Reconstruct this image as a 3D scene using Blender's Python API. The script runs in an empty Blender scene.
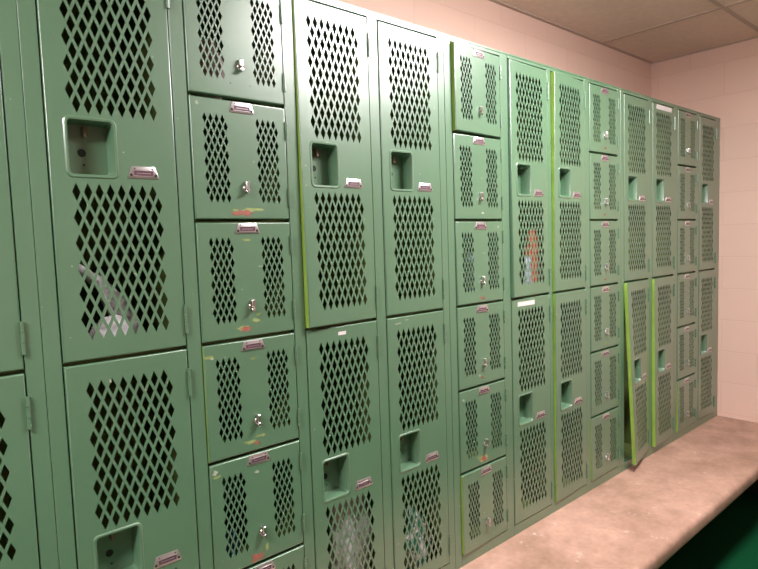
import bpy, math, random
from mathutils import Vector, Matrix, noise

random.seed(7)
S = bpy.context.scene
COL = S.collection
Z0 = 0.489            # height of the lockers' own zero above the floor
BENCH = 0.450

# ------------------------------------------------------------------ materials
def new_mat(name):
    m = bpy.data.materials.new(name); m.use_nodes = True
    nt = m.node_tree
    return m, nt, nt.nodes['Principled BSDF']

def simple(name, col, rough=.5, metal=0., bump=0., scale=60., var=0., emit=None, vscale=6.):
    m, nt, b = new_mat(name)
    b.inputs['Base Color'].default_value = (*col, 1)
    b.inputs['Roughness'].default_value = rough
    b.inputs['Metallic'].default_value = metal
    tc = nt.nodes.new('ShaderNodeTexCoord')
    if var:
        n = nt.nodes.new('ShaderNodeTexNoise'); n.inputs['Scale'].default_value = vscale
        n.inputs['Detail'].default_value = 6
        nt.links.new(tc.outputs['Object'], n.inputs['Vector'])
        r = nt.nodes.new('ShaderNodeValToRGB')
        r.color_ramp.elements[0].position = .3; r.color_ramp.elements[1].position = .7
        r.color_ramp.elements[0].color = (*[c*(1-var) for c in col], 1)
        r.color_ramp.elements[1].color = (*[min(1, c*(1+var)) for c in col], 1)
        nt.links.new(n.outputs['Fac'], r.inputs['Fac'])
        nt.links.new(r.outputs['Color'], b.inputs['Base Color'])
    if bump:
        n = nt.nodes.new('ShaderNodeTexNoise'); n.inputs['Scale'].default_value = scale
        n.inputs['Detail'].default_value = 4
        nt.links.new(tc.outputs['Object'], n.inputs['Vector'])
        bp = nt.nodes.new('ShaderNodeBump'); bp.inputs['Strength'].default_value = bump
        bp.inputs['Distance'].default_value = .002
        nt.links.new(n.outputs['Fac'], bp.inputs['Height'])
        nt.links.new(bp.outputs['Normal'], b.inputs['Normal'])
    return m

GREEN = (.088, .184, .104)
def enamel():
    m, nt, b = new_mat('green_enamel')
    L = nt.links
    tc = nt.nodes.new('ShaderNodeTexCoord')
    n = nt.nodes.new('ShaderNodeTexNoise'); n.inputs['Scale'].default_value = 3.5; n.inputs['Detail'].default_value = 5
    L.new(tc.outputs['Object'], n.inputs['Vector'])
    r = nt.nodes.new('ShaderNodeValToRGB')
    r.color_ramp.elements[0].position = .3; r.color_ramp.elements[1].position = .72
    r.color_ramp.elements[0].color = (GREEN[0]*.93, GREEN[1]*.94, GREEN[2]*.92, 1)
    r.color_ramp.elements[1].color = (GREEN[0]*1.07, GREEN[1]*1.05, GREEN[2]*1.06, 1)
    L.new(n.outputs['Fac'], r.inputs['Fac'])
    # small worn specks where paint has rubbed lighter
    v = nt.nodes.new('ShaderNodeTexNoise'); v.inputs['Scale'].default_value = 55; v.inputs['Detail'].default_value = 3
    L.new(tc.outputs['Object'], v.inputs['Vector'])
    r2 = nt.nodes.new('ShaderNodeValToRGB')
    r2.color_ramp.elements[0].position = .735; r2.color_ramp.elements[1].position = .765
    L.new(v.outputs['Fac'], r2.inputs['Fac'])
    mx = nt.nodes.new('ShaderNodeMix'); mx.data_type = 'RGBA'
    L.new(r2.outputs['Color'], mx.inputs['Factor'])
    L.new(r.outputs['Color'], mx.inputs['A'])
    mx.inputs['B'].default_value = (.30, .42, .27, 1)
    L.new(mx.outputs['Result'], b.inputs['Base Color'])
    b.inputs['Roughness'].default_value = .335
    b.inputs['IOR'].default_value = 1.6; b.inputs['Coat Weight'].default_value = .6; b.inputs['Coat Roughness'].default_value = .38; b.inputs['Specular IOR Level'].default_value = 1.0
    n2 = nt.nodes.new('ShaderNodeTexNoise'); n2.inputs['Scale'].default_value = 14; n2.inputs['Detail'].default_value = 2
    L.new(tc.outputs['Object'], n2.inputs['Vector'])
    bp = nt.nodes.new('ShaderNodeBump'); bp.inputs['Strength'].default_value = .12; bp.inputs['Distance'].default_value = .004
    L.new(n2.outputs['Fac'], bp.inputs['Height']); L.new(bp.outputs['Normal'], b.inputs['Normal'])
    return m

def block_wall(name, ax, z_off, h_off):
    """painted concrete block: 0.4 x 0.2 running bond, ax = horizontal axis"""
    m, nt, b = new_mat(name); L = nt.links
    g = nt.nodes.new('ShaderNodeNewGeometry')
    sp = nt.nodes.new('ShaderNodeSeparateXYZ'); L.new(g.outputs['Position'], sp.inputs[0])
    cb = nt.nodes.new('ShaderNodeCombineXYZ')
    ah = nt.nodes.new('ShaderNodeMath'); ah.operation = 'ADD'; ah.inputs[1].default_value = h_off + 40
    av = nt.nodes.new('ShaderNodeMath'); av.operation = 'ADD'; av.inputs[1].default_value = z_off + 40
    L.new(sp.outputs[ax], ah.inputs[0]); L.new(sp.outputs[2], av.inputs[0])
    L.new(ah.outputs[0], cb.inputs[0]); L.new(av.outputs[0], cb.inputs[1])
    br = nt.nodes.new('ShaderNodeTexBrick')
    br.offset = .5; br.squash = 1
    br.inputs['Scale'].default_value = 1
    br.inputs['Brick Width'].default_value = .4; br.inputs['Row Height'].default_value = .2
    br.inputs['Mortar Size'].default_value = .0035; br.inputs['Mortar Smooth'].default_value = .6
    br.inputs['Color1'].default_value = (.745, .51, .425, 1); br.inputs['Color2'].default_value = (.76, .525, .44, 1)
    br.inputs['Mortar'].default_value = (.70, .47, .385, 1)
    L.new(cb.outputs[0], br.inputs['Vector'])
    L.new(br.outputs['Color'], b.inputs['Base Color'])
    b.inputs['Roughness'].default_value = .55
    n = nt.nodes.new('ShaderNodeTexNoise'); n.inputs['Scale'].default_value = 140; n.inputs['Detail'].default_value = 3
    L.new(g.outputs['Position'], n.inputs['Vector'])
    mul = nt.nodes.new('ShaderNodeMath'); mul.operation = 'MULTIPLY_ADD'; mul.inputs[1].default_value = .12
    inv = nt.nodes.new('ShaderNodeMath'); inv.operation = 'SUBTRACT'; inv.inputs[0].default_value = 1
    L.new(br.outputs['Fac'], inv.inputs[1])
    L.new(n.outputs['Fac'], mul.inputs[0]); L.new(inv.outputs[0], mul.inputs[2])
    bp = nt.nodes.new('ShaderNodeBump'); bp.inputs['Strength'].default_value = .3; bp.inputs['Distance'].default_value = .003
    L.new(mul.outputs[0], bp.inputs['Height']); L.new(bp.outputs['Normal'], b.inputs['Normal'])
    return m

def concrete():
    m, nt, b = new_mat('bench_concrete'); L = nt.links
    g = nt.nodes.new('ShaderNodeNewGeometry')
    def noi(s, d, rough=.6):
        n = nt.nodes.new('ShaderNodeTexNoise'); n.inputs['Scale'].default_value = s; n.inputs['Detail'].default_value = d
        n.inputs['Roughness'].default_value = rough
        L.new(g.outputs['Position'], n.inputs['Vector']); return n
    a = noi(3.2, 8, .65)
    r = nt.nodes.new('ShaderNodeValToRGB')
    e = r.color_ramp.elements
    e[0].position = .30; e[0].color = (.27, .155, .105, 1)
    e[1].position = .68; e[1].color = (.59, .365, .285, 1)
    L.new(a.outputs['Fac'], r.inputs['Fac'])
    f = noi(45, 4)
    mx = nt.nodes.new('ShaderNodeMix'); mx.data_type = 'RGBA'; mx.blend_type = 'MULTIPLY'; mx.inputs['Factor'].default_value = .35
    r3 = nt.nodes.new('ShaderNodeValToRGB'); r3.color_ramp.elements[0].position = .3; r3.color_ramp.elements[1].position = .65
    r3.color_ramp.elements[0].color = (.6, .56, .52, 1)
    L.new(f.outputs['Fac'], r3.inputs['Fac'])
    L.new(r.outputs['Color'], mx.inputs['A']); L.new(r3.outputs['Color'], mx.inputs['B'])
    # pale scuffs and spilled specks
    s = noi(9, 3, .5)
    r2 = nt.nodes.new('ShaderNodeValToRGB'); r2.color_ramp.elements[0].position = .63; r2.color_ramp.elements[1].position = .73
    L.new(s.outputs['Fac'], r2.inputs['Fac'])
    s2 = noi(70, 2)
    r4 = nt.nodes.new('ShaderNodeValToRGB'); r4.color_ramp.elements[0].position = .5; r4.color_ramp.elements[1].position = .62
    L.new(s2.outputs['Fac'], r4.inputs['Fac'])
    mm = nt.nodes.new('ShaderNodeMath'); mm.operation = 'MULTIPLY'
    L.new(r2.outputs['Color'], mm.inputs[0]); L.new(r4.outputs['Color'], mm.inputs[1])
    mx2 = nt.nodes.new('ShaderNodeMix'); mx2.data_type = 'RGBA'
    L.new(mm.outputs[0], mx2.inputs['Factor']); L.new(mx.outputs['Result'], mx2.inputs['A'])
    mx2.inputs['B'].default_value = (.68, .58, .5, 1)
    L.new(mx2.outputs['Result'], b.inputs['Base Color'])
    b.inputs['Roughness'].default_value = .48
    bp = nt.nodes.new('ShaderNodeBump'); bp.inputs['Strength'].default_value = .25; bp.inputs['Distance'].default_value = .003
    L.new(f.outputs['Fac'], bp.inputs['Height']); L.new(bp.outputs['Normal'], b.inputs['Normal'])
    return m

M = {}
M['green'] = enamel()
M['lime'] = simple('old_lime_paint', (.22, .35, .055), .42, var=.18, vscale=9)
M['inside'] = simple('locker_interior', (.17, .22, .065), .6, var=.15)
M['chrome'] = simple('dull_chrome', (.66, .63, .62), .30, 1.0, bump=.05)
M['plate'] = simple('nickel_plate', (.68, .63, .65), .32, .9)
M['maroon'] = simple('maroon_card', (.11, .05, .07), .5)
M['dark'] = simple('dark_hole', (.012, .014, .01), .7)
M['rust'] = simple('rusty_latch', (.26, .17, .12), .5, .5)
M['red'] = simple('red_primer', (.30, .105, .075), .6, var=.25, vscale=40)
M['yellow'] = simple('yellow_old_paint', (.28, .34, .12), .55, var=.2, vscale=40)
M['pale'] = simple('bare_pale_paint', (.42, .45, .34), .5)
M['paper'] = simple('white_paper', (.66, .60, .585), .6)
M['wall_b'] = block_wall('painted_block_back', 0, -(1.186+Z0) % .2, .12)
M['wall_r'] = block_wall('painted_block_right', 1, -(1.186+Z0) % .2, .02)
M['ceil'] = simple('ceiling_tile', (.82, .655, .58), .85, bump=.5, scale=180, var=.05, vscale=30)
M['grid'] = simple('ceiling_grid_paint', (.52, .39, .34), .5)
M['carpet'] = simple('green_carpet', (.003, .068, .024), .95, bump=.9, scale=500, var=.25, vscale=120)
M['carpet'].node_tree.nodes['Principled BSDF'].inputs['Specular IOR Level'].default_value = .1
M['bench'] = concrete()
M['support'] = simple('dark_support', (.018, .028, .022), .8, bump=.3)  # even near-black green for bench support and baseboard
M['cloth_w'] = simple('white_cloth', (.74, .71, .74), .85, bump=.4, scale=60, var=.1)
M['cloth_k'] = simple('black_cloth', (.02, .02, .024), .8, bump=.4, scale=60)
M['cloth_g'] = simple('grey_cloth', (.60, .58, .60), .85, bump=.6, scale=60, var=.72, vscale=55)
M['cloth_r'] = simple('red_cloth', (.60, .075, .045), .8, bump=.4, scale=60, var=.2)
M['cloth_b'] = simple('blue_cloth', (.10, .22, .46), .8, bump=.4, scale=60, var=.35, vscale=18)
M['cloth_t'] = simple('teal_cloth', (.03, .20, .14), .8, bump=.4, scale=60, var=.3)
M['cloth_p'] = simple('pink_cloth', (.52, .38, .36), .85, bump=.4, scale=60, var=.2)
M['cloth_l'] = simple('pale_blue_cloth', (.42, .48, .64), .85, bump=.4, scale=60, var=.2)

# ------------------------------------------------------------------ mesh builder
class MB:
    def __init__(s): s.v = []; s.f = []; s.m = []; s.mats = []
    def mi(s, k):
        if k not in s.mats: s.mats.append(k)
        return s.mats.index(k)
    def face(s, idx, k): s.f.append(tuple(idx)); s.m.append(s.mi(k))
    def add(s, vs): n = len(s.v); s.v += [tuple(v) for v in vs]; return n
    def box(s, x0, x1, y0, y1, z0, z1, k):
        n = s.add([(x0,y0,z0),(x1,y0,z0),(x1,y1,z0),(x0,y1,z0),(x0,y0,z1),(x1,y0,z1),(x1,y1,z1),(x0,y1,z1)])
        for q in ((0,3,2,1),(4,5,6,7),(0,1,5,4),(1,2,6,5),(2,3,7,6),(3,0,4,7)):
            s.face([n+i for i in q], k)
    def loft(s, loops, k, cap0=False, cap1=True, ks=None):
        n = len(loops[0]); st = [s.add(l) for l in loops]
        for a in range(len(loops)-1):
            kk = ks[a] if ks else k
            for i in range(n):
                j = (i+1) % n
                s.face((st[a]+i, st[a]+j, st[a+1]+j, st[a+1]+i), kk)
        if cap1: s.face([st[-1]+i for i in range(n)], k)
        if cap0: s.face([st[0]+i for i in reversed(range(n))], k)
    def cyl(s, p0, p1, r0, r1, k, n=12, bev=0.):
        p0 = Vector(p0); p1 = Vector(p1); d = (p1-p0).normalized()
        a = d.orthogonal().normalized(); b = d.cross(a)
        ring = lambda p, r: [p + a*math.cos(2*math.pi*i/n)*r + b*math.sin(2*math.pi*i/n)*r for i in range(n)]
        loops = [ring(p0, r0)]
        if bev: loops += [ring(p1-d*bev, r1), ring(p1, r1-bev)]
        else: loops += [ring(p1, r1)]
        s.loft(loops, k, True, True)
    def mesh(s, me, kmap, off=(0,0,0), sx=1.):
        n = s.add([(v.co.x*sx+off[0], v.co.y+off[1], v.co.z+off[2]) for v in me.vertices])
        for p in me.polygons: s.face([n+i for i in p.vertices], kmap)
    def poly(s, pts, k, y):
        n = s.add([(x, y, z) for x, z in pts]); s.face([n+i for i in range(len(pts))], k)
    def build(s, name, parent=None, fn=None, smooth=35, off=None):
        me = bpy.data.meshes.new(name)
        vs = [fn(*v) for v in s.v] if fn else s.v
        if off: vs = [(v[0]-off[0], v[1]-off[1], v[2]-off[2]) for v in vs]
        me.from_pydata(vs, [], s.f); me.validate(); 
        for k in s.mats: me.materials.append(M[k])
        if len(me.polygons) == len(s.m): me.polygons.foreach_set('material_index', s.m)
        me.polygons.foreach_set('use_smooth', [True]*len(me.polygons))
        me.set_sharp_from_angle(angle=math.radians(smooth))
        me.update()
        o = bpy.data.objects.new(name, me); COL.objects.link(o)
        if parent: o.parent = parent
        if off: o.location = off
        return o

def rrect(x0, x1, z0, z1, r, y, n=4):
    """rounded rectangle loop, counter-clockwise seen from -y"""
    out = []
    for cx, cz, a0 in ((x1-r, z0+r, -90), (x1-r, z1-r, 0), (x0+r, z1-r, 90), (x0+r, z0+r, 180)):
        for i in range(n+1):
            a = math.radians(a0 + 90*i/n)
            out.append((cx+r*math.cos(a), y, cz+r*math.sin(a)))
    return out

def tag(o, label=None, cat=None, group=None, kind=None):
    if label: o['label'] = label
    if cat: o['category'] = cat
    if group: o['group'] = group
    if kind: o['kind'] = kind
    return o

def thing(name, label, cat, loc, group=None):
    o = bpy.data.objects.new(name, None); COL.objects.link(o); o.location = loc
    o.empty_display_size = .1
    return tag(o, label, cat, group)

# ------------------------------------------------------------------ perforated sheet templates
def sheet(W, H, holes, th=.0009):
    cu = bpy.data.curves.new('sheet', 'CURVE'); cu.dimensions = '2D'; cu.fill_mode = 'BOTH'; cu.extrude = th/2
    def spl(pts):
        s = cu.splines.new('POLY'); s.points.add(len(pts)-1)
        for p, (x, z) in zip(s.points, pts): p.co = (x, z, 0, 1)
        s.use_cyclic_u = True
    e = .0034
    spl([(e, e), (W-e, e), (W-e, H-e), (e, H-e)])
    for h in holes: spl(h)
    ob = bpy.data.objects.new('sheet', cu); COL.objects.link(ob)
    dg = bpy.context.evaluated_depsgraph_get(); dg.update()
    me = bpy.data.meshes.new_from_object(ob.evaluated_get(dg))
    bpy.data.objects.remove(ob); bpy.data.curves.remove(cu)
    for v in me.vertices:
        x, y, z = v.co; v.co = (x, -z + th/2, y)     # front face lands on y = 0
    return me

def diamond(x, z, w, h): return [(x-w, z), (x, z-h), (x+w, z), (x, z+h)]

def panel(x0, z0, cols, rows, px, pz, w, h):
    return [diamond(x0 + c*px + (px/2 if r % 2 else 0), z0 - r*pz, w, h) for r in range(rows) for c in range(cols)]

TD = .9144          # two-door tier height
TB = .3048          # six-door tier height
W0 = .266
G = .0045           # half the gap between stacked doors
H_D = TD - 2*G; H_B = TB - 2*G
# heights below are measured from the tier's own base, then shifted by the gap
zd = lambda z: z - G
REC = (.038, .129, zd(.404), zd(.519))
holes = panel(.0475, zd(.852), 8, 12, .0229, .0273, .0083, .0192) + panel(.0475, zd(.3665), 8, 12, .0229, .0273, .0083, .0192)
holes.append([(x, z) for x, y, z in rrect(*REC, .008, 0)])
SHEET_D = sheet(W0, H_D, holes)
holes = panel(.036, zd(TB-.054), 4, 12, .0157, .0176, .0057, .0128) + panel(.181, zd(TB-.054), 4, 12, .0157, .0176, .0057, .0128)
SHEET_B = sheet(W0, H_B, holes)

def rim(W, H, mb, lime, depth=.020):
    """rolled door edge with a flange turned back into the locker"""
    def lp(i, y): return [(i, y, i), (W-i, y, i), (W-i, y, H-i), (i, y, H-i)]
    r = .0034
    loops = [lp(r-r*math.sin(a), r-r*math.cos(a)) for a in (0, .4, .8, 1.2, 1.5708)] + [lp(0, depth), lp(.0012, depth), lp(.0012, .004)]
    n0 = len(mb.f)
    mb.loft(loops, 'green', False, False)
    if lime:
        k = mb.mi('lime')
        for i in range(n0 + 12, len(mb.f)):
            if (i-n0) % 4 == 3: mb.m[i] = k

def blob(cx, cz, rx, rz, n=30):
    """ragged outline of a chip in the paint"""
    ph = random.random()*50; out = []
    for i in range(n):
        a = 2*math.pi*i/n; p = Vector((math.cos(a), math.sin(a), ph))
        k = max(.25, .82 + .6*noise.noise(p*1.7) + .5*noise.noise(p*5))
        out.append((cx + rx*math.cos(a)*k, cz + rz*math.sin(a)*k))
    return out

def number_plate(cx, cz, parent, fn, s=1.):
    mb = MB()
    pts = [(-.033, -.0135), (.033, -.0135), (.0345, -.009), (.026, .0135), (-.026, .0135), (-.0345, -.009)]
    L = lambda k, y: [(cx+x*k*s, y, cz+z*k*s) for x, z in pts]
    mb.loft([L(1, 0), L(1, -.0014), L(.94, -.002)], 'plate')
    # window with its card, and a raised sill under it
    mb.box(cx-.0215*s, cx+.0215*s, -.0026, -.0018, cz-.0075*s, cz+.0035*s, 'maroon')
    mb.box(cx-.023*s, cx+.023*s, -.0034, -.0018, cz-.0092*s, cz-.0075*s, 'plate')
    mb.box(cx-.023*s, cx+.023*s, -.0034, -.0018, cz+.0035*s, cz+.0048*s, 'plate')
    mb.box(cx-.016*s, cx+.016*s, -.0030, -.0018, cz-.0028*s, cz-.0012*s, 'plate')
    for q in (-1, 1):
        mb.cyl((cx+q*.0275*s, -.0018, cz-.006*s), (cx+q*.0275*s, -.0034, cz-.006*s), .0034*s, .0026*s, 'dark', 8)
        mb.cyl((cx+q*.0195*s, -.0018, cz+.0085*s), (cx+q*.0195*s, -.0026, cz+.0085*s), .0018*s, .0014*s, 'dark', 8)
    return mb.build('number_plate', parent, fn)

def make_door(root, xl, W, zb, H, kind, ajar=(0, 0), chips=(), label=None, sticker=None, lime=True):
    """ajar = how far the free (left) edge stands out at the bottom and at the top; the hinge is on the right"""
    sx = W/W0
    def fn(x, y, z):                      # door space -> locker space
        u = min(1, max(0, x/W)); v = min(1, max(0, z/H))
        out = (ajar[0]*(1-v) + ajar[1]*v)*(1-u)
        return (xl + x, y - .003 - out, zb + z)
    mb = MB()
    mb.mesh(SHEET_D if kind == 'two' else SHEET_B, 'green', sx=sx)
    rim(W, H, mb, lime)
    for cx, cz, rx, rz, k, lay in chips:
        mb.poly(blob(cx, cz, rx, rz), k, -.00025 - .00015*lay)
    d = mb.build('door', root, fn, smooth=25)
    if label: d['label'] = label
    if kind == 'two':
        x0, x1, z0, z1 = REC; x0 *= sx; x1 *= sx
        mb = MB()
        mb.loft([rrect(x0-.008, x1+.008, z0-.008, z1+.008, .014, 0), rrect(x0-.005, x1+.005, z0-.005, z1+.005, .012, -.0022),
                 rrect(x0-.001, x1+.001, z0-.001, z1+.001, .009, -.0018), rrect(x0+.001, x1-.001, z0+.001, z1-.001, .008, .002),
                 rrect(x0+.003, x1-.003, z0+.004, z1-.003, .008, .043)], 'green')
        cx = x0 + .40*(x1-x0)
        mb.cyl((cx, .0428, z0+.052), (cx, .0415, z0+.052), .0085, .0075, 'dark', 14)
        mb.cyl((cx+.003, .0428, z0+.026), (cx+.003, .0418, z0+.026), .0026, .0022, 'dark', 8)
        mb.build('handle_recess', d, fn)
        mb = MB()
        cx = x0 + .46*(x1-x0)
        mb.loft([rrect(cx-.0038, cx+.0038, z1-.030, z1-.006, .003, .042), rrect(cx-.0038, cx+.0038, z1-.030, z1-.006, .003, .030),
                 rrect(cx-.002, cx+.002, z1-.028, z1-.008, .0015, .028)], 'rust')
        tag(mb.build('latch_lever', d, fn), 'rusty brown latch lever')
        number_plate(.189*sx, zd(.414), d, fn)
        hz = [zd(.829), zd(.069)]; hl = .034
    else:
        cx = .139*sx; cz = zd(TB-.222)
        mb = MB()
        mb.cyl((cx, 0, cz), (cx, -.003, cz), .0088, .0080, 'chrome', 16, .001)
        mb.loft([rrect(cx-.0050, cx+.0050, cz-.002, cz+.018, .0025, -.002), rrect(cx-.0050, cx+.0050, cz-.002, cz+.018, .0025, -.011),
                 rrect(cx-.0034, cx+.0034, cz, cz+.016, .002, -.013)], 'chrome')
        mb.cyl((cx-.001, -.003, cz-.008), (cx-.001, -.015, cz-.008), .0062, .0055, 'chrome', 14, .0012)
        mb.cyl((cx-.007, -.007, cz), (cx+.0065, -.007, cz), .0022, .0022, 'rust', 8)
        mb.build('lock_knob', d, fn)
        number_plate(.137*sx, zd(TB-.0195), d, fn, 1.0)
        hz = [H*.80, H*.2]; hl = .024
    for z in hz:
        mb = MB()
        for a, b_ in ((-1, -.36), (-.32, .32), (.36, 1)):
            mb.cyl((W+.0012, -.0025, z+a*hl), (W+.0012, -.0025, z+b_*hl), .0036, .0036, 'green', 10)
        mb.box(W-.0005, W+.006, -.0012, .0006, z-hl, z+hl, 'green')
        mb.build('hinge', d, lambda x, y, z: (xl+x, y-.003, zb+z))
    if sticker:
        x0, x1, z0, z1 = sticker
        mb = MB(); mb.box(x0, x1, -.0009, -.0002, z0-zb, z1-zb, 'paper')
        tag(mb.build('paper_label', d, fn), 'white paper label')
    return d

# ------------------------------------------------------------------ lockers
D = .395                       # depth
ZT, ZBOT = 1.8455, -.0388
XB = [.389, .7285, 1.0545, 1.362, 1.666, 1.984, 2.314, 2.617, 2.916, 3.231, 3.549, 3.866, 4.174, 4.522]
XD = [(.424, .692), (.765, 1.034), (1.075, 1.342), (1.383, 1.644), (1.688, 1.949), (2.022, 2.288), (2.341, 2.602), (2.633, 2.893),
      (2.940, 3.199), (3.264, 3.528), (3.576, 3.838), (3.893, 4.147), (4.201, 4.450)]
KIND = 'ttbttbttbttbt'
LAB = ['green two-door locker cut off by the left edge of the photo',
 'green two-door locker with a black bag and white cloth behind its upper door',
 'green six-door box locker nearest the camera, blue rag and big red paint chips',
 'green two-door locker whose upper door is bent outward showing a lime edge',
 'green two-door locker with flush doors just left of the second box locker',
 'green six-door box locker with top and bottom doors ajar, blue clothes inside',
 'green two-door locker with red cloth behind the mesh of its upper door',
 'green two-door locker just left of the third box locker, lime edges down both doors',
 'green six-door box locker just left of the locker whose lower door swings furthest out',
 'green two-door locker whose lower door swings out furthest over the bench',
 'green two-door locker with a long white paper label atop its upper door',
 'dim green six-door box locker furthest from the camera, next to the last locker',
 'dim green two-door locker at the far end against the pink right wall']
AJAR = {(3, 1): (.0145, .001), (5, 5): (.012, .012), (5, 0): (.006, .005), (6, 1): (.011, .006), (7, 1): (.007, .016), (7, 0): (.006, .010),
        (9, 0): (.058, .014), (10, 0): (.018, .011), (11, 0): (.006, .001), (8, 0): (.003, .0), (5, 3): (.003, .0)}
STICK = {(3, 0): (.109, .138, .8835, .8935), (6, 0): (.036, .152, .880, .898), (10, 1): (.040, .225, 1.796, 1.820)}

R_, Y_, P_ = 'red', 'yellow', 'pale'
def chip_set(c, t):
    W = XD[c][1]-XD[c][0]; zc = zd(TB-.290)
    L = []
    rnd = random.Random(c*31+t)
    if (c, t) == (2, 4): L = [(.128, zc+.006, .030, .010, R_, 1), (.150, zc+.013, .036, .007, Y_, 0), (.105, zc+.012, .012, .004, Y_, 0), (.018, H_B-.016, .004, .006, P_, 1)]
    if (c, t) == (2, 3): L = [(.120, zc+.011, .018, .008, R_, 1), (.150, zc+.030, .010, .006, Y_, 0), (.158, zc+.045, .008, .004, Y_, 0), (.112, zc+.014, .022, .006, Y_, 0), (.135, H_B-.045, .014, .004, Y_, 0)]
    if (c, t) == (2, 2): L = [(.118, zc+.016, .022, .005, Y_, 0), (.148, zc+.026, .016, .0045, Y_, 0), (.135, zc+.008, .013, .006, R_, 1), (.015, H_B-.03, .014, .005, Y_, 0), (.022, H_B-.034, .006, .003, P_, 1), (.135, H_B-.05, .010, .004, Y_, 0)]
    if (c, t) == (2, 1): L = [(.122, zc+.006, .025, .012, R_, 1), (.150, zc+.022, .009, .009, Y_, 0), (.014, H_B-.02, .010, .006, P_, 1), (.018, H_B-.032, .013, .004, Y_, 0), (.13, H_B-.05, .010, .003, P_, 0)]
    if (c, t) == (2, 0): L = [(.125, zc+.010, .020, .008, R_, 1)]
    if (c, t) == (2, 5): L = [(.11, zc+.024, .002, .002, 'dark', 0), (.165, zc+.024, .002, .002, 'dark', 0)]
    if (c, t) == (5, 4): L = [(.15, zc+.012, .010, .004, P_, 0)]
    if (c, t) == (5, 3): L = [(.136, zc+.006, .014, .007, R_, 1), (.24, H_B-.02, .004, .005, P_, 1)]
    if (c, t) == (5, 2): L = [(.130, zc+.014, .010, .006, R_, 1), (.115, zc+.024, .006, .006, P_, 0), (.235, H_B-.02, .005, .004, Y_, 0)]
    if (c, t) == (5, 1): L = [(.130, zc+.010, .021, .013, R_, 1), (.125, zc+.014, .026, .014, Y_, 0), (.095, zc+.022, .005, .009, Y_, 0), (.02, H_B-.03, .007, .006, P_, 1)]
    if (c, t) == (8, 2): L = [(.135, zc+.012, .014, .007, Y_, 1)]
    if (c, t) == (8, 5): L = [(.135, zc+.012, .014, .006, R_, 1)]
    if (c, t) == (8, 4): L = [(.130, zc+.010, .012, .006, R_, 1)]
    if (c, t) == (8, 3): L = [(.132, zc+.012, .012, .006, R_, 1)]
    if KIND[c] == 't':
        for i in range(5):
            x = rnd.uniform(.01, W-.01); z = rnd.uniform(.02, H_D-.02)
            if x < .035 or x > .245 or .53 < z < .56:
                L.append((x, z, rnd.uniform(.001, .003), rnd.uniform(.001, .003), rnd.choice([P_, P_, Y_]), 1))
        if (c, t) == (4, 0): L += [(.045, H_D-.02, .018, .002, P_, 1), (.085, H_D-.012, .012, .0018, P_, 1)]
        if (c, t) == (3, 0): L += [(.012, .62, .003, .003, P_, 1)]
        if (c, t) == (1, 0): L += [(.09, H_D-.045, .003, .005, P_, 1), (.165, H_D-.08, .002, .002, P_, 1)]
    return L

def make_locker(c):
    x0 = XB[c] + (.0006 if c in (1, 5, 9) else .00002); x1 = XB[c+1] - (.0006 if c in (0, 4, 8) else .00002)
    xl, xr = XD[c]
    two = KIND[c] == 't'
    nm = 'locker' if two else 'box_locker'
    root = thing(nm, LAB[c], 'locker', (x0, 0, Z0+ZBOT), 'green two-door lockers' if two else 'green six-door box lockers')
    f = lambda x, y, z: (x-x0, y, z-ZBOT)
    nt = 2 if two else 6; T = TD if two else TB
    t = .0012
    mb = MB()                                # sheet metal carcass
    mb.box(x0, x0+t, .012, D, ZBOT, ZT, 'inside'); mb.box(x1-t, x1, .012, D, ZBOT, ZT, 'inside')
    mb.box(x0+t, x1-t, D-t, D, ZBOT, ZT, 'inside')
    mb.box(x0+t, x1-t, .012, D-t, ZT-t, ZT, 'green'); mb.box(x0+t, x1-t, .012, D-t, -.004, -.004+t, 'inside')
    mb.build('casing', root, f)
    mb = MB()                                # face frame: two stiles, header, kick rail
    fd = .024
    def bar(a, b, c_, d_, ea=1, eb=1):
        e = .0012
        mb.loft([[(a, fd, c_), (b, fd, c_), (b, fd, d_), (a, fd, d_)], [(a, e, c_), (b, e, c_), (b, e, d_), (a, e, d_)],
                 [(a+e*ea, 0, c_), (b-e*eb, 0, c_), (b-e*eb, 0, d_), (a+e*ea, 0, d_)]], 'green', True, True)
    gap = .0028
    bar(x0, xl-gap, ZBOT, ZT, c in (1, 5, 9)); bar(xr+gap, x1, ZBOT, ZT, 1, c in (0, 4, 8))
    bar(xl-gap, xr+gap, TD*2+.0005, ZT, 0, 0); bar(xl-gap, xr+gap, ZBOT, .0015, 0, 0)
    # slim rolled lip along the top
    mb.box(x0, x1, -.0022, .010, ZT-.0050, ZT+.0008, 'green')
    # door stops behind the doors' edges
    mb.box(xl-gap, xl+.012, .019, .022, .0015, TD*2, 'inside'); mb.box(xr-.012, xr+gap, .019, .022, .0015, TD*2, 'inside')
    mb.build('face_frame', root, f)
    for i in range(1, nt):
        mb = MB(); z = T*i
        mb.box(x0+t, x1-t, .026, D-t, z-.0006, z+.0006, 'inside')
        mb.box(xl-gap+.0004, xr+gap-.0004, .0185, .026, z-.014, z+.0006, 'inside')
        mb.build('shelf', root, f)
    for i in range(nt):
        st = STICK.get((c, i))
        aj = AJAR.get((c, i), (0, 0))
        make_door(root, xl-x0, xr-xl, T*i+G-ZBOT, T-2*G, 'two' if two else 'box', aj, chip_set(c, i),
                  'door standing ajar' if max(aj) > .009 else None,
                  None if st is None else (st[0], st[1], st[2]-ZBOT, st[3]-ZBOT),
                  (c, i) in ((3, 1), (5, 5), (5, 0), (7, 1), (7, 0), (8, 0), (9, 0), (10, 0), (11, 0), (2, 2)))
    return root

for c in range(13): make_locker(c)

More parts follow.
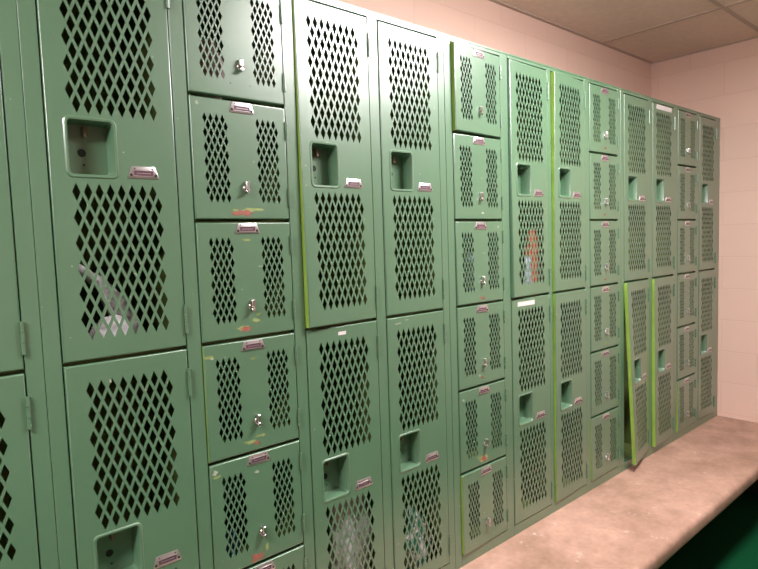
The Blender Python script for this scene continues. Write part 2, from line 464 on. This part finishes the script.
# ------------------------------------------------------------------ things left inside
def crumple(name, label, cat, x, y, zbase, rx, ry, h, mat, seed, amp=.35, group=None, mats=None, box=1.):
    """a loose heap of cloth with folds, lying on a shelf"""
    mb = MB(); nu, nv = 40, 22
    loops = []
    for j in range(nv+1):
        th = math.pi*j/nv
        lp = []
        for i in range(nu):
            ph = 2*math.pi*i/nu
            d = Vector((math.sin(th)*math.cos(ph), math.sin(th)*math.sin(ph), math.cos(th)))
            k = 1 + amp*noise.noise(d*1.7+Vector((seed*7.3, 0, 0))) - amp*.55*abs(noise.noise(d*4.5+Vector((0, seed*3.1, 0)))) + amp*.2*noise.noise(d*10+Vector((seed, seed, 0)))
            if box != 1: d = Vector([math.copysign(abs(q)**box, q) for q in d])
            zz = d.z*k
            if zz < -.55: zz = -.55
            lp.append((x + rx*d.x*k, y + ry*d.y*k, zbase + h*(zz+.55)/1.55))
        loops.append(lp)
    st = [mb.add(l) for l in loops]
    for a in range(nv):
        for i in range(nu):
            j = (i+1) % nu
            k = mat
            if mats:
                cx = noise.noise(Vector((i*.55, a*.6, seed*1.3)))
                k = mats[1] if cx > .08 else mats[0]
            mb.face((st[a]+i, st[a+1]+i, st[a+1]+j, st[a]+j), k)
    z = zbase
    o = mb.build(name, None, lambda X, Y, Z: (X, Y, Z), smooth=60, off=(x, y, z))
    o.location = (x, y, z+Z0)
    return tag(o, label, cat, group)

up = TD + .0010
lo = -.0028 + .0004
bt = lambda i: TB*i + .0010
bag = crumple('bag', 'black bag with pale grey strap behind upper mesh door, by first box locker', 'bag', .885, .175, up, .078, .062, .20, 'cloth_k', 2, .25)
def ribbon(name, parent, pts, widths, mat, off):
    """a twisted strip of cloth with thickness"""
    mb = MB(); loops = []; n = len(pts)
    P = [Vector(p) for p in pts]
    fine = []
    for i in range(n-1):
        p0, p1, p2, p3 = P[max(0, i-1)], P[i], P[i+1], P[min(n-1, i+2)]
        for k in range(8):
            t = k/8
            q = .5*((2*p1) + (p2-p0)*t + (2*p0-5*p1+4*p2-p3)*t*t + (3*p1-p0-3*p2+p3)*t**3)
            fine.append((q, widths[i]*(1-t)+widths[i+1]*t))
    fine.append((P[-1], widths[-1]))
    for i, (q, w) in enumerate(fine):
        a = fine[max(0, i-1)][0]; b = fine[min(len(fine)-1, i+1)][0]
        d = (b-a).normalized(); s = d.cross(Vector((0, 1, 0))).normalized(); nn = s.cross(d)
        lp = []
        for k in range(10):
            an = 2*math.pi*k/10
            ww = w*(1+.35*noise.noise(q*30+Vector((k*.7, 0, 0))))
            lp.append(q + s*math.cos(an)*ww*.5 + nn*math.sin(an)*.006*(1+.6*noise.noise(q*60+Vector((0, k*1.0, 0)))))
        loops.append(lp)
    mb.loft(loops, mat, True, True)
    return mb.build(name, parent, off=None, fn=lambda x, y, z: (x-off[0], y-off[1], z-off[2]), smooth=60)
tag(ribbon('strap', bag, [(.775, .066, 1.150), (.830, .066, 1.108), (.872, .062, 1.068), (.905, .064, 1.020), (.925, .066, .965), (.930, .07, .93)],
           [.018, .022, .034, .044, .050, .05], 'cloth_g', (.880, .165, up)), 'pale grey strap')
ribbon('strap', bag, [(.858, .060, 1.085), (.868, .054, 1.040), (.884, .054, 1.000), (.888, .056, .955), (.880, .06, .93)], [.010, .014, .012, .014, .014], 'cloth_w', (.880, .165, up))
crumple('cloth', 'flat white cloth in front of the black bag behind the upper mesh door', 'cloth', .872, .036, up, .052, .008, .088, 'cloth_w', 5, .25)
crumple('rag', 'blue rag low behind the fifth small door of the nearest box locker', 'rag', 1.145, .06, bt(1), .030, .03, .085, 'cloth_b', 9)
crumple('cloth', 'pinkish cloth behind the topmost small door of the nearest box locker', 'cloth', 1.160, .075, bt(5), .050, .04, .16, 'cloth_p', 11)
crumple('clothes', 'grey mottled clothes heaped high behind a lower door, under the bent-out door', 'clothes', 1.560, .075, lo, .085, .045, .42, 'cloth_g', 14, .5, mats=('cloth_g', 'cloth_w'))
crumple('towel', 'dark teal and white towel low inside the locker left of the second box locker', 'towel', 1.850, .095, lo, .085, .065, .205, 'cloth_t', 18, .4, mats=('cloth_t', 'cloth_w'))
crumple('clothes', 'pale blue clothes behind the third small door of the second box locker', 'clothes', 2.185, .085, bt(3), .085, .05, .19, 'cloth_l', 21, .4, mats=('cloth_l', 'cloth_b'))
crumple('cloth', 'red cloth behind the upper mesh door right of the second box locker', 'cloth', 2.566, .052, up, .042, .020, .255, 'cloth_r', 24, .25, box=.55)
crumple('cloth', 'pale blue cloth bundled beside the red cloth', 'cloth', 2.490, .0265, up, .022, .012, .17, 'cloth_l', 27, .3)

# ------------------------------------------------------------------ the room
XL, XR, YB, YF, CE = -3.6, 4.528, .427, -5.2, 2.286+Z0
def struct(name, mb, **k):
    o = mb.build(name, None, **k); o['kind'] = 'structure'; return o
mb = MB(); mb.box(XL, XR, YF, YB, -.06, 0, 'carpet'); struct('floor', mb)
mb = MB(); mb.box(XL-.1, XR+.1, YB, YB+.12, -.06, CE+.1, 'wall_b'); struct('wall_back', mb)
mb = MB(); mb.box(XR, XR+.12, YF, YB, -.06, CE+.1, 'wall_r'); struct('wall_right', mb)
mb = MB(); mb.box(XR-.012, XR, YF, .029, 0, .11, 'support'); struct('baseboard_right', mb)
mb = MB(); mb.box(XL-.12, XL, YF, YB, -.06, CE+.1, 'wall_r'); struct('wall_left', mb)
mb = MB(); mb.box(XL-.1, XR+.1, YF-.12, YF, -.06, CE+.1, 'wall_b'); struct('wall_front', mb)
# ceiling tiles with recessed light openings
LIGHTS = [(2.62, -1.45), (-.42, -1.45)]
mb = MB(); mb.box(XL, XR, YF, YB, CE, CE+.03, 'ceil'); struct('ceiling', mb)
mb = MB(); w = .012; h = .0035
ys = [-.24-.61*i for i in range(9)]; xs = [3.84-1.22*i for i in range(7)]
for y in ys: mb.box(XL, XR, y-w, y+w, CE-h, CE, 'grid')
for x in xs:
    yy = [YB]+ys+[YF]
    for a, b in zip(yy[:-1], yy[1:]): mb.box(x-w, x+w, b+(w if b != YF else 0), a-(w if a != YB else 0), CE-h, CE, 'grid')
struct('trim_1', mb)
mb = MB(); mb.box(XL, XR, YB-.02, YB, CE-.004, CE, 'grid'); struct('trim_2', mb)
mb = MB(); mb.box(XR-.02, XR, YF, YB-.02, CE-.004, CE, 'grid'); struct('trim_3', mb)

# ------------------------------------------------------------------ bench: concrete slab on a set-back support
root = thing('bench', 'long pinkish concrete bench ledge running under the front of the lockers', 'bench', (XL, 0, 0))
mb = MB()
yf = -.452; zt = BENCH; zb = BENCH-.062; r = .024
prof = [(YB-.001, zb), (yf+.008, zb)] + [(yf+.008-.008*math.sin(a), zb+.008-.008*math.cos(a)) for a in (.5, 1.0, 1.57)]
prof += [(yf+r-r*math.cos(a), zt-r+r*math.sin(a)) for a in (0, .3, .6, .9, 1.2, 1.57)] + [(YB-.001, zt)]
loops = []
N = 60
for i in range(N+1):
    x = XL+.001 + (XR-XL-.002)*i/N
    loops.append([(x-XL, y + (.004*noise.noise((x*2.3, z*3, 1)) if y < 0 else 0), z) for y, z in prof])
mb.loft(loops, 'bench', True, True)
mb.build('seat_slab', root, smooth=50)
mb = MB(); mb.box(.001, XR-XL-.001, .03, YB-.001, 0, zb, 'support'); mb.build('support_wall', root)

# ------------------------------------------------------------------ light from unseen ceiling lamps
def fixture(x, y, sx, sy, n, strength, k):
    """unseen surface-mounted wraparound fluorescent: white pan, glowing prismatic lens"""
    mb = MB()
    mb.box(x-sx/2, x+sx/2, y-sy/2, y+sy/2, CE-.030, CE-.0036, 'grid')
    P = lambda e, z: [(x-sx/2+e*.3, y-sy/2+e, z), (x-sx/2+e*.3, y+sy/2-e, z), (x+sx/2-e*.3, y+sy/2-e, z), (x+sx/2-e*.3, y-sy/2+e, z)]
    mb.loft([P(.012, CE-.030), P(.014, CE-.052), P(.034, CE-.068)], k)
    struct('trim_%d' % n, mb)  # object is a glowing ceiling lamp, unseen from the camera
M['lamp'], nt_, b_ = new_mat('fluorescent_lens')
b_.inputs['Base Color'].default_value = (.8, .8, .8, 1)
b_.inputs['Emission Color'].default_value = (1, .955, .945, 1); b_.inputs['Emission Strength'].default_value = 68
fixture(2.48, -.92, .95, .34, 4, 1, 'lamp')
fixture(-.66, -.92, 1.05, .34, 5, 1, 'lamp')  # unseen lamp added to lift the light on the left lockers
w = bpy.data.worlds.new('world'); S.world = w; w.use_nodes = True
w.node_tree.nodes['Background'].inputs[0].default_value = (.05, .05, .05, 1)

# ------------------------------------------------------------------ camera
cam = bpy.data.cameras.new('camera'); co = bpy.data.objects.new('camera', cam); COL.objects.link(co)
yaw, pit, rol = .7181, -.0738, -.0330
d = Vector((math.sin(yaw)*math.cos(pit), math.cos(yaw)*math.cos(pit), math.sin(pit)))
r0 = Vector((math.cos(yaw), -math.sin(yaw), 0)); u0 = r0.cross(d)
r1 = r0*math.cos(rol) + u0*math.sin(rol); u1 = r1.cross(d)
mat = Matrix.Identity(4)
for i in range(3): mat[i][0] = r1[i]; mat[i][1] = u1[i]; mat[i][2] = -d[i]
mat.translation = Vector((.4667, -1.3663, 1.1551+Z0))
co.matrix_world = mat
cam.sensor_fit = 'HORIZONTAL'; cam.sensor_width = 36; cam.lens = 584.39*36/758
cam.clip_start = .02
S.camera = co
vs = S.view_settings
vs.view_transform = 'Standard'; vs.look = 'None'; vs.gamma = 1; vs.use_curve_mapping = False
vs.exposure = 0.44
